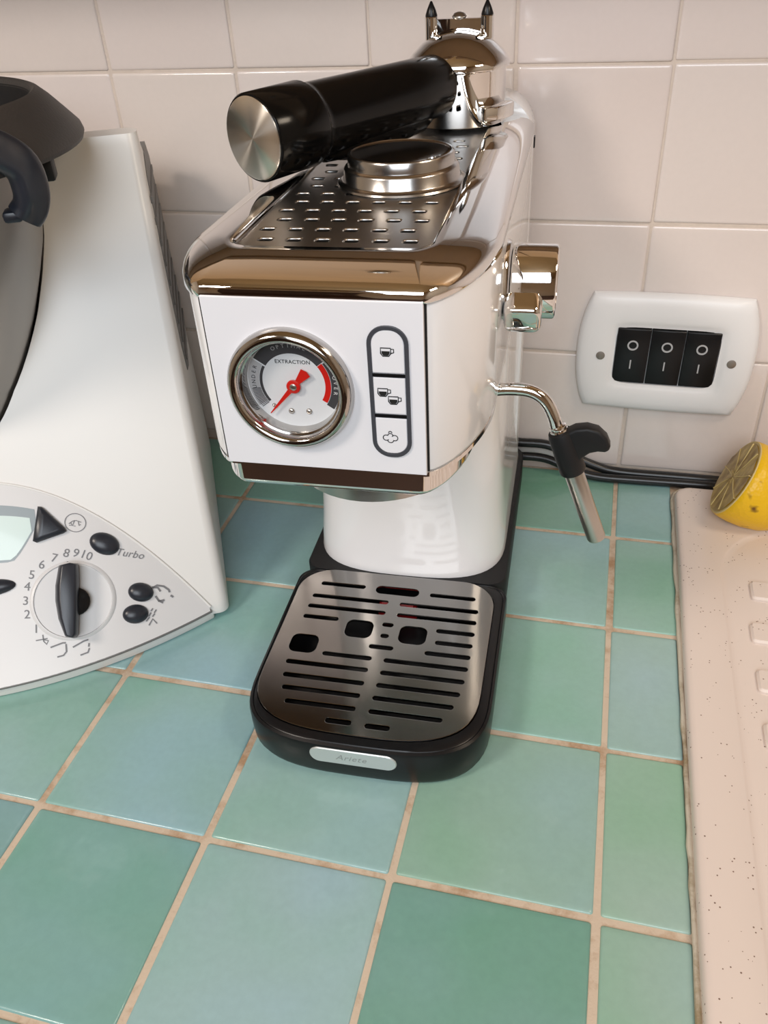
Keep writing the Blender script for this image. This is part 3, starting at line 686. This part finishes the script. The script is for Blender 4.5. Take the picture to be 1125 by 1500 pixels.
# finger ridge under the handle and the neck
mb = MB(); rg = []
for t, a, b in ((3.2, .2, .3), (4.2, .75, .75), (7, 1.0, .9), (10, 1.0, .9), (12.2, .85, .75), (13.2, .4, .4)):
    c = Vector((-1.25 if t > 3.5 else -0.9, 0, t)); rg.append([(c.x + a * math.cos(2 * PI * k / 20), 0.35 + b * math.sin(2 * PI * k / 20), t) for k in range(20)])
mb.loft(rg, mx=hm); mb.build('finger_ridge', M['black_gloss'], hn, smooth=60)
mb = MB(); mb.tube([h1 - hd.normalized() * 1.2, h1 + hd.normalized() * 1.2], [1.25, 1.05], 24); mb.build('neck', M['chrome'], pf, smooth=40)

# ------------------------------------------------------------------ filter basket on the cup tray
fb = empty('filter_basket', m2w((1.15, 13.5, 29.84)), 2.3)
tag(fb, 'small steel filter basket turned upside down on the cup tray', 'filter basket')
mb = MB(); mb.lathe([(3.0, 0.02), (3.2, 0.0), (3.25, 0.06), (3.2, 0.14), (3.0, 0.18), (2.92, 0.26), (2.88, 0.75), (2.80, 0.86), (2.68, 0.92), (2.66, 1.0), (2.66, 1.35), (2.60, 1.44), (2.50, 1.46), (2.42, 1.40)], 64)
mb.build('wall', M['steel'], fb, smooth=45)
mb = MB(); mb.lathe([(2.44, 1.36), (2.44, 1.40), (1.2, 1.42), (0.01, 1.425)], 64); mb.build('bottom', M['chrome'], fb, smooth=45)

# ------------------------------------------------------------------ food processor on the left
fpz_ = empty('food_processor', (3.9, 16.5, 0), 27)
tag(fpz_, 'white countertop food processor with round speed dial and display', 'food processor')
CU, CV = -14.7, 10.0
JP = [(2.9, 11.2), (3.5, 12.0), (4.0, 13.3), (5.0, 16.3), (6.9, 20.4), (7.9, 22.9), (8.6, 24.8), (9.3, 27.4), (9.75, 30.2)]
def edge_u(z): return 1.15 - 0.35 * z / 30
def body_ring(z):
    u1 = edge_u(z); u0 = -29.4 - u1; vf = 0.505 * (z - 1) if z > 1 else 0.0; vb = 27.2 if z < 24 else 15.7 + 11.5 * max(0.0, 1 - ((z - 24) / 6.1) ** 1.6); r = 0.7; rb = min(3.0, (vb - vf) / 2 - .05); r = min(r, (vb - vf) / 2 - .05)
    zz = z; out = []
    for cx, cy, a0, q in ((u1 - r, vf + r, -90, r), (u1 - rb, vb - rb, 0, rb), (u0 + rb, vb - rb, 90, rb), (u0 + r, vf + r, 180, r)):
        for k in range(7):
            a = math.radians(a0 + 90 * k / 6); out.append((cx + q * math.cos(a), cy + q * math.sin(a), zz))
    return out
zs = [0.5, 0.9, 1.4] + [2.5 + 2.5 * k for k in range(9)] + [24.0, 25.0, 26.0, 27.0, 28.0, 28.8, 29.4, 29.8]
rings = [body_ring(z) for z in zs]
def shrink(r, d, z):
    cx = sum(p[0] for p in r) / len(r); cy = sum(p[1] for p in r) / len(r)
    return [(p[0] - math.copysign(d, p[0] - cx), p[1] - math.copysign(d, p[1] - cy), z) for p in r]
rings += [[(p[0], p[1] + .05, 29.95) for p in body_ring(29.8)]]
mb = MB(); mb.loft(rings); body = mb.build('body', M['cream_plastic'], fpz_, smooth=40)
# hollow for the jug
carve(body, MB().lathe([(3.0, 11.15)] + [(r + .16, z) for r, z in JP[1:]] + [(9.95, 33)], 64, Matrix.Translation((CU, CV, 0))), fpz_)
# control panel
def pan(a, t):
    k = 1 - (2 * a - 1) ** 2; B = Vector((-29.4 * a, -3.75 * k, 0.95)); zt = 1 + 10.3 * k
    Tq = Vector((-29.4 * a, 0.505 * (zt - 1), zt)); return B * (1 - t) + Tq * t
def pfrm(a, t, h=0.0, rot=0.0):
    e1 = -(pan(a + .002, t) - pan(a - .002, t)).normalized(); e2 = (pan(a, t + .002) - pan(a, t - .002)).normalized()
    n = e1.cross(e2).normalized(); e2 = n.cross(e1); p = pan(a, t) + n * h
    return frame(p, e1, e2, n) @ Matrix.Rotation(math.radians(rot), 4, 'Z')
mb = MB(); NA, NT = 48, 10; v = []; f = []
for i in range(NA + 1):
    a = 0.006 + 0.988 * i / NA
    for j in range(NT + 1): v.append(tuple(pan(a, j / NT) + Vector((0, -0.12, 0.02))))
for i in range(NA):
    for j in range(NT):
        q = i * (NT + 1) + j; f.append((q, q + 1, q + NT + 2, q + NT + 1))
o_ = len(v)
for i in range(NA + 1):
    a = 0.006 + 0.988 * i / NA; v.append((-29.4 * a, 0.6, 0.95)); v.append(tuple(pan(a, 1) + Vector((0, 0.8, 0))))
for i in range(NA):
    q = i * (NT + 1); f.append((q, q + NT + 1, o_ + 2 * i + 2, o_ + 2 * i)); f.append((q + NT, o_ + 2 * i + 1, o_ + 2 * i + 3, q + 2 * NT + 1))
mb.add(v, f); mb.build('control_panel', M['panel_grey'], fpz_, smooth=40)
mb = MB(); mb.tube([pan(0.004 + .992 * k / 60, 1) + Vector((0, -.06, .03)) for k in range(61)], 0.09, 8); mb.build('panel_rim', M['cream_plastic'], fpz_)
mb = MB(); mb.tube([pan(0.004 + .992 * k / 60, 0) + Vector((0, -.02, -.06)) for k in range(61)], 0.13, 8); mb.build('panel_lip', M['vent'], fpz_)
foot = [(-29.4 * k / 40, -3.75 * (1 - (2 * k / 40 - 1) ** 2)) for k in range(41)]
mb = MB(); mb.prism([(x, y + .12) for x, y in foot] + [(-30, 26), (0.8, 26)], 0.0, 0.8); mb.build('base', M['cream_plastic'], fpz_, smooth=40, bevel=0.1)
# dial
mb = MB(); mb.lathe([(2.75, -.1), (2.75, 0.05), (2.62, 0.16), (2.50, 0.18), (2.45, 0.10), (0.01, 0.10)], 56, pfrm(.300, .38)); sd = mb.build('speed_dial', M['panel_grey'], fpz_, smooth=40)
gm = pfrm(.300, .38, 0.1)
bar = []
for z_, sx, tw in ((0.0, 1.0, 0), (0.7, .95, 0), (1.25, .8, 0), (1.45, .62, 0)):
    bar.append([(x * sx - 0.12, y * (0.92 + .08 * sx), z_) for x, y in [(-.78, 2.35), (-1.0, 1.0), (-1.0, 0), (-.8, -1.2), (-.35, -2.4), (.25, -2.55), (.5, -2.3), (.55, -.5), (.55, 1.6), (.5, 2.4), (0, 2.5)]])
mb = MB(); mb.loft(list(bar), mx=gm); mb.build('dial_grip', M['button'], sd, smooth=40, bevel=0.08)
mb = MB(); mb.lathe([(0.95, 0), (0.95, .5), (0.8, .6), (.01, .62)], 24, gm @ Matrix.Translation((.15, -.1, 0))); mb.build('dial_hub', M['black'], sd)
mb = MB(); mb.strip([(-.28, -1.25), (-.14, -2.0)], .16, 1.28, 1.40, gm); mb.build('grip_mark', M['mid_grey'], sd, 0)
# numerals round the dial
nums = {'1': (.386, .245), '2': (.400, .324), '3': (.399, .393), '4': (.391, .465), '5': (.378, .525), '6': (.354, .580), '7': (.326, .622), '8': (.299, .660), '9': (.279, .671), '10': (.258, .672)}
for k, (a, t) in nums.items():
    put_mesh('numeral', text_mesh(k, 0.82, 0.003), pfrm(a, t, 0.135, -6), M['mid_grey'], fpz_)
    c0 = pan(.300, .38); p = pan(a, t); q = p + (c0 - p) * 0.19
    fq = pfrm(a, t, .13); fq.translation = q + (fq.col[2].to_3d()) * 0.13
    MB().lathe([(0.07, -.05), (0.07, .02)], 8, fq).build('dial_dot', M['dark_grey'], fpz_, 0)
# symbols under the dial
def sym(a, t, strokes, wd=.10, rot=0.0, name='symbol', m='mid_grey'):
    q = pfrm(a, t, .12, rot); mb = MB()
    for s_ in strokes: mb.strip(s_, wd, 0, .02, q)
    mb.build(name, M[m], fpz_, 0)
sym(.376, .184, [[(-.42, .05), (.3, .05)], [(.05, .35), (.05, -.1), (.2, -.32), (.34, -.1), (.1, 0)]], .07)
sym(.345, .115, [[(-.5, .3), (.3, .42), (.48, .38)], [(.48, .3), (.42, -.2), (.2, -.4), (-.2, -.42)]], .10)
sym(.297, .09, [[(-.55, .28), (.2, .5), (.5, .52)], [(.5, .28), (.42, .05)], [(.45, -.05), (.3, -.3), (-.2, -.36)]], .10)
def dome(a, t, rx, ry, lab, rot=0.0):
    mb = MB(); mb.sphere((0, 0, .02), (rx, ry, .42), pfrm(a, t, .1, rot), 28, 7, True); o = mb.build('button', M['button'], fpz_, smooth=60); tag(o, lab); return o
dome(.215, .803, 1.02, .74, 'dark oval button beside Turbo lettering'); dome(.154, .468, .86, .66, 'dark oval button beside an arrow symbol'); dome(.173, .262, .86, .66, 'dark oval button beside a grain symbol')
dome(.478, .478, 1.9, .58, 'dark pointed button left of the dial')
q = pfrm(.325, .80, .1)
tp = [(-1.05, 1.18), (-.8, 1.22), (0.98, .12), (1.1, -.05), (.95, -.22), (-.55, -1.2), (-.8, -1.15)]
rg = [[(x * s_ + .0, y * s_, z_) for x, y in reversed(tp)] for z_, s_ in ((0, 1), (.2, 1), (.36, .85), (.44, .55))]
mb = MB(); mb.loft(rg, mx=q); tag(mb.build('button', M['button'], fpz_, smooth=60), 'dark triangular button beside the display')
put_mesh('lettering', text_mesh('Turbo', 0.72, 0.003, 0.28, 1.05), pfrm(.165, .815, .14, 19), M['mid_grey'], fpz_)
ci = [(.68 * math.cos(2 * PI * k / 28), .62 * math.sin(2 * PI * k / 28)) for k in range(28)]
q = pfrm(.270, .874, .12); mb = MB(); mb.strip(ci, .05, 0, .02, q, True)
mb.strip([(-.36, -.22), (-.2, .05), (.0, .16), (.34, .16)], .05, 0, .02, q); mb.strip([(-.1, .14), (-.1, -.26), (.1, -.22)], .05, 0, .02, q); mb.strip([(.15, .12), (.3, -.1), (.36, .02)], .05, 0, .02, q); mb.strip([(-.3, -.3), (-.14, -.26), (-.26, -.12)], .05, 0, .02, q)
mb.build('symbol', M['mid_grey'], fpz_, 0)
sym(.108, .53, [[(-.7, .05), (-.45, .32), (0, .38), (.4, .25), (.52, .1)], [(-.75, .1), (-.35, .18), (-.1, -.02)]], .14, 0)
sym(.108, .46, [[(-.5, -.05), (-.2, -.35), (.15, -.2)], [(.1, -.4), (-.25, -.3)], [(.5, .2), (.7, .12)]], .14, 0)
sym(.138, .21, [[(-.3, -.5), (.0, -.1), (.25, -.45)], [(0, .05), (.18, .25)], [(.15, .3), (.32, .5)], [(-.25, .1), (-.05, .35)], [(-.05, .45), (.1, .62)], [(-.45, -.2), (-.2, .05)]], .09, 0)
# display
def patch(name, poly, m, h, thick=.04):
    """a sheet lying on the panel: outline in panel coordinates"""
    n = len(poly); v = []; f = []
    for hh in (h - thick, h):
        for a, t in poly: v.append(tuple(pfrm(a, t, hh).translation))
    f.append(tuple(range(n, 2 * n))); f.append(tuple(reversed(range(n))))
    f += [(k, (k + 1) % n, n + (k + 1) % n, n + k) for k in range(n)]
    return MB().add(v, f).build(name, m, fpz_, 0)
for nm, h, g in (('display_frame', .13, 0.0), ('display', .15, 0.012)):
    n_ = 20; v = []; f = []
    for i in range(n_ + 1):
        a = .640 + g * -1 + (.352 + g - .640 + g) * i / n_
        tb = .595 + g + (max(0, .415 - a) / .055) ** 1.3 * .17 if a < .415 else .595 + g
        tt = .885 - g * 1.5 - (.035 if nm == 'display' else 0); tb = min(tb, tt - .03)
        for hh in (h - .05, h):
            for j in range(4):
                v.append(tuple(pfrm(a, tb + (tt - tb) * j / 3, hh).translation))
    for i in range(n_):
        q = i * 8
        for j in range(3): f += [(q + 4 + j, q + 5 + j, q + 13 + j, q + 12 + j), (q + j, q + 8 + j, q + 9 + j, q + 1 + j)]
        f += [(q, q + 4, q + 12, q + 8), (q + 3, q + 11, q + 15, q + 7)]
    f += [(0, 1, 5, 4), (1, 2, 6, 5), (2, 3, 7, 6)] + [tuple(n_ * 8 + k for k in t) for t in ((0, 4, 5, 1), (1, 5, 6, 2), (2, 6, 7, 3))]
    MB().add(v, f).build(nm, M['lcd_edge' if nm == 'display_frame' else 'lcd'], fpz_, 40)
# side vent
def side(v_, z): return (edge_u(z) + 0.05, v_, z)
sv = [(15.5, 27.0), (14.8, 24.5), (13.2, 20), (12.4, 16), (13.2, 13.5), (16, 12.6), (22, 12.6), (25, 15), (25.5, 22), (24.5, 26.5), (22, 28), (18, 28)]
n = len(sv); v = [side(a, b) for a, b in sv] + [(edge_u(b) - .6, a, b) for a, b in sv]
mb = MB().add(v, [tuple(range(n)), tuple(reversed(range(n, 2 * n)))] + [(k, k + n, (k + 1) % n + n, (k + 1) % n) for k in range(n)]); vt = mb.build('side_vent', M['vent'], fpz_, 0)
for k in range(9):
    z = 14.2 + 1.45 * k; MB().box((edge_u(z) + .08, 18.8, z), (.16, 9.6, .45)).build('slat', M['vent'], vt, 0)

def t2w(u, v_, z):
    a = math.radians(27); return (3.9 + u * math.cos(a) - v_ * math.sin(a), 16.5 + u * math.sin(a) + v_ * math.cos(a), z)
jg = empty('mixing_jug', t2w(CU, CV, 11.25), 27)
tag(jg, 'brushed steel mixing jug with black foot standing in the food processor', 'jug')
J2 = [(r, z - 11.2) for r, z in JP]
mb = MB(); mb.lathe(J2[2:] + [(9.75, 19.3), (9.85, 19.4), (9.6, 19.4), (9.5, 18.9)] + [(r - .25, z + .1) for r, z in reversed(J2[3:-1])] + [(3.0, 3.0), (.01, 3.0)], 64, cap=False); mb.build('vessel', M['jug'], jg, smooth=50)
mb = MB(); mb.lathe([(2.6, 0.0), (2.9, 0.05), (3.5, .8), (4.08, 2.1), (4.4, 3.1), (4.38, 3.2), (4.1, 2.9)], 48); mb.build('foot', M['black'], jg, smooth=50)
# lid with its clamp arm
ld = empty('jug_lid', t2w(CU, CV, 31.1), 27)
tag(ld, 'charcoal conical lid with open recessed top on the steel jug', 'lid')
LR = 12.75
mb = MB(); mb.lathe([(10.2, -.05), (LR - .5, -.35), (LR - .1, -.28), (LR, -.05), (LR - .1, .3), (LR - .7, 1.0), (11.3, 1.85), (10.75, 2.35), (10.5, 2.45), (10.3, 2.35), (10.2, 2.0)], 96, cap=False); mb.build('dome', M['charcoal'], ld, smooth=35)
mb = MB(); mb.lathe([(10.22, 2.1), (10.15, 1.7), (9.9, 0.4), (9.5, 0.2), (0.01, 0.1)], 96, cap=False); mb.build('shaded_recess', M['black_matt'], ld, smooth=35)  # darker material than the dome, puts the hollow's shade into the colour
mb = MB(); mb.lathe([(10.2, -.1), (10.2, -.9), (9.95, -.95), (9.9, -.1)], 64); mb.build('rim', M['black_matt'], ld, smooth=35)
mb = MB(); mb.box((10.6, -4.4, -.9), (1.2, 1.4, 1.2)); mb.build('locking_tab', M['black_matt'], ld, smooth=30, bevel=.15)
cl = [(6.6, -9.6, 2.3), (7.9, -9.4, 1.9), (8.75, -9.0, 1.4), (9.5, -8.6, .9), (10.2, -8.3, .1), (10.3, -8.2, -1.1), (10.05, -8.1, -1.9), (9.6, -8.1, -2.4)]
pth = smoothpath(cl, 5); mb = MB(); rg = []
for k, p in enumerate(pth):
    t = (pth[min(k + 1, len(pth) - 1)] - pth[max(k - 1, 0)]).normalized(); outd = Vector((0.75, -0.66, 0)).normalized()
    b = t.cross(outd).normalized(); o2 = b.cross(t).normalized(); f_ = k / (len(pth) - 1)
    wv, hv = 1.02 - .12 * f_, 0.7
    rg.append([tuple(p + b * wv * math.copysign(abs(math.cos(2 * PI * q / 20)) ** .7, math.cos(2 * PI * q / 20)) + o2 * hv * math.copysign(abs(math.sin(2 * PI * q / 20)) ** .7, math.sin(2 * PI * q / 20))) for q in range(20)])
mb.loft(rg); ca = mb.build('clamp_arm', M['button'], ld, smooth=60)
mb = MB(); mb.box((9.05, -8.0, -2.3), (1.0, 1.2, .6)); mb.build('hook', M['button'], ca, smooth=30, bevel=.2)

# ------------------------------------------------------------------ wall switch plate
sp = empty('wall_switch', (33.9, 40.9, 11.45)); sp.rotation_euler = (0, math.radians(0.6), 0)
tag(sp, 'white wall plate with three black rocker switches on the cream tiles', 'switch')
q = frame((0, 0, 0), (1, 0, 0), (0, 0, 1), (0, -1, 0))
def barrel(d):
    out = []
    W2, W1, H = 6.75 - d, 5.85 - d, 4.85 - d
    for k in range(13): t = -1 + 2 * k / 12; out.append((W1 * t, -H - .12 * (1 - t * t)))
    for k in range(1, 12): t = -1 + 2 * k / 12; out.append((W1 + (W2 - W1) * (1 - abs(t) ** 2.4), H * t * (1 if abs(t) < .99 else 1)))
    for k in range(13): t = 1 - 2 * k / 12; out.append((W1 * t, H + .12 * (1 - t * t)))
    for k in range(1, 12): t = 1 - 2 * k / 12; out.append((-W1 - (W2 - W1) * (1 - abs(t) ** 2.4), H * t))
    return out
def rr_match(wd, ht, cx=0, cz=0):
    out = []
    for k in range(13): out.append((cx - wd + 2 * wd * k / 12, cz - ht))
    for k in range(1, 12): out.append((cx + wd, cz - ht + 2 * ht * k / 12))
    for k in range(13): out.append((cx + wd - 2 * wd * k / 12, cz + ht))
    for k in range(1, 12): out.append((cx - wd, cz + ht - 2 * ht * k / 12))
    P = 9.0; q_ = []
    for x, z in out:
        d = (abs((x - cx) / wd) ** P + abs((z - cz) / ht) ** P) ** (1 / P); q_.append((cx + (x - cx) / d, cz + (z - cz) / d))
    return q_
mb = MB(); mb.loft([at(barrel(0), 0), at(barrel(0), .25), at(barrel(.12), .5), at(barrel(.4), .68), at(barrel(.9), .78), at(rr_match(4.55, 3.05, .1, -.1), .82), at(rr_match(4.25, 2.72, .1, -.1), .72), at(rr_match(4.0, 2.5, .1, -.1), .62), at(rr_match(3.9, 2.42, .1, -.1), .62), at(rr_match(3.9, 2.42, .1, -.1), .3)], mx=q)
mb.build('plate', M['switch_white'], sp, smooth=50)
for k in range(3):
    x = .1 - 2.58 + 2.58 * k
    mb = MB(); sec = [(-2.34, .3), (-2.34, .58), (-.1, .64), (2.26, .80), (2.34, .76), (2.34, .3)]
    rg = [[(xx, y_, z_) for y_, z_ in sec] for xx in (x - 1.26, x + 1.26)]
    mb.loft([[(p[0], p[1] - .1, p[2]) for p in r_] for r_ in rg], mx=q); rk = mb.build('rocker', M['black'], sp, smooth=30, bevel=.06)
    ring = [(x + .36 * math.cos(2 * PI * t / 20), .85 + .36 * math.sin(2 * PI * t / 20)) for t in range(20)]
    mb = MB(); mb.strip(ring, .12, .60, .775, q, True); mb.build('off_mark', M['light_grey'], rk, 0)
    mb = MB(); mb.strip([(x - .0, -.45), (x - .0, -1.2)], .10, .55, .645, q); mb.build('on_mark', M['light_grey'], rk, 0)
for x in (-4.85, 5.0):
    mb = MB(); mb.lathe([(.36, .7), (.34, .86), (.2, .9), (.01, .9)], 18, q @ Matrix.Translation((x, -.15, 0))); o = mb.build('screw', M['screw'], sp)

# ------------------------------------------------------------------ cords along the wall foot
c1 = smoothpath([(17.5, 40.0, 4.2), (20.5, 40.2, 2.9), (22.8, 40.25, 2.6), (25.3, 40.25, 2.6), (27.2, 40.2, 1.9), (29.5, 40.1, 1.0), (31.7, 40.1, .55), (37, 40.2, .5), (42, 40.25, .45), (52, 40.25, .45)], 6)
mb = MB(); mb.tube(c1, 0.40, 12); tag(mb.build('power_cord', M['cord'], smooth=60), 'black power cord running highest along the wall foot behind the machine', 'cord')
c2 = smoothpath([(17.5, 39.4, 1.2), (20.5, 39.75, 1.35), (22.8, 39.9, 1.4), (25.4, 39.85, 1.4), (28, 39.3, .75), (30, 39.2, .42), (33, 39.25, .4), (37, 39.4, .4), (42, 39.5, .4), (52, 39.5, .4)], 6)
mb = MB(); mb.tube(c2, 0.38, 12); tag(mb.build('power_cord', M['cord'], smooth=60), 'lower black power cord lying on the green tiles in front of the other', 'cord')

# ------------------------------------------------------------------ sink drainer and the lemon
sk_ = empty('sink_drainer', (36.2, 0, 0))
tag(sk_, 'speckled cream composite sink drainer set into the tiles', 'sink')
def so(i_): 
    x0_, x1_, y0_, y1_ = i_, 62 - i_, -14 + i_, 38.2 - i_; r = 1.2 - i_ * .5; out = []
    for cx, cy, a0 in ((x1_ - r, y0_ + r, -90), (x1_ - r, y1_ - r, 0), (x0_ + r, y1_ - r, 90), (x0_ + r, y0_ + r, 180)):
        for k in range(9):
            a = math.radians(a0 + 90 * k / 8); out.append((cx + r * math.cos(a), cy + r * math.sin(a)))
    return out
def si(i_):
    x0_, x1_, y0_, y1_ = 2.75 + i_, 58 - i_, -11 + i_, 33.6 - i_; r = 6.5 - i_; out = []
    for cx, cy, a0 in ((x1_ - r, y0_ + r, -90), (x1_ - r, y1_ - r, 0), (x0_ + r, y1_ - r, 90), (x0_ + r, y0_ + r, 180)):
        for k in range(9):
            a = math.radians(a0 + 90 * k / 8); out.append((cx + r * math.cos(a), cy + r * math.sin(a)))
    return out
mb = MB(); mb.loft([at(so(0), 0.0), at(so(0), .55), at(so(.06), .8), at(so(.2), .95), at(so(.45), 1.0), at(si(0), 1.0), at(si(.12), .93), at(si(.3), .82), at(si(.6), .80)])
mb.build('basin', M['sink'], sk_, smooth=50)
for k in range(7):
    y = 25.6 - 4.35 * k
    mb = MB(); x0_ = 4.7 - (.0 if k == 0 else .35) - .05 * k
    mb.prism(rrect(x0_ + 8, y, 16, 1.9, .3, 3), .7, 1.12, ch=.14); mb.build('drain_rib', M['sink'], sk_, smooth=40)
lm_ = empty('lemon_half', (41.7, 34.4, 1.0))
tag(lm_, 'squeezed half lemon with its cut face turned left on the sink edge', 'lemon')
ax = Vector((0.90, -0.05, -0.42)).normalized(); lq = align(Vector((-1.75, 0.1, 3.55)), ax, (0, 0, 1))
mb = MB(); mb.lathe([(2.95, -.02), (3.12, 0.05), (3.2, .5), (3.22, 1.2), (3.12, 2.2), (2.8, 3.4), (2.2, 4.5), (1.4, 5.3), (.8, 5.7), (.5, 6.0), (.02, 6.1)], 40, lq); mb.build('rind', M['lemon_rind'], lm_, smooth=60)
mb = MB(); mb.lathe([(3.12, 0.1), (3.08, -.04), (2.9, -.05), (2.88, .0)], 40, lq, cap=False); mb.build('pith', M['pith'], lm_, smooth=60)
v = []; NR, NS = 6, 40
mb = MB(); rings = []
for i in range(NR + 1):
    r = 2.9 * (1 - i / NR) + .02
    rings.append([(r * math.cos(2 * PI * k / NS), r * math.sin(2 * PI * k / NS), -0.06 - .10 * (1 - (r / 2.9)) * abs(math.sin(4.5 * 2 * PI * k / NS)) - random.uniform(.0, .10)) for k in range(NS)])
mb.loft(rings, False, True, lq); fl = mb.build('flesh', M['lemon_flesh'], lm_, smooth=60)
for k in range(9):
    a = 2 * PI * k / 9 + .2; mb = MB(); mb.strip([(.1 * math.cos(a), .1 * math.sin(a)), (1.5 * math.cos(a + .05), 1.5 * math.sin(a + .05)), (2.85 * math.cos(a), 2.85 * math.sin(a))], .07, -.20, -.02, lq); mb.build('membrane', M['pith'], fl, 0)
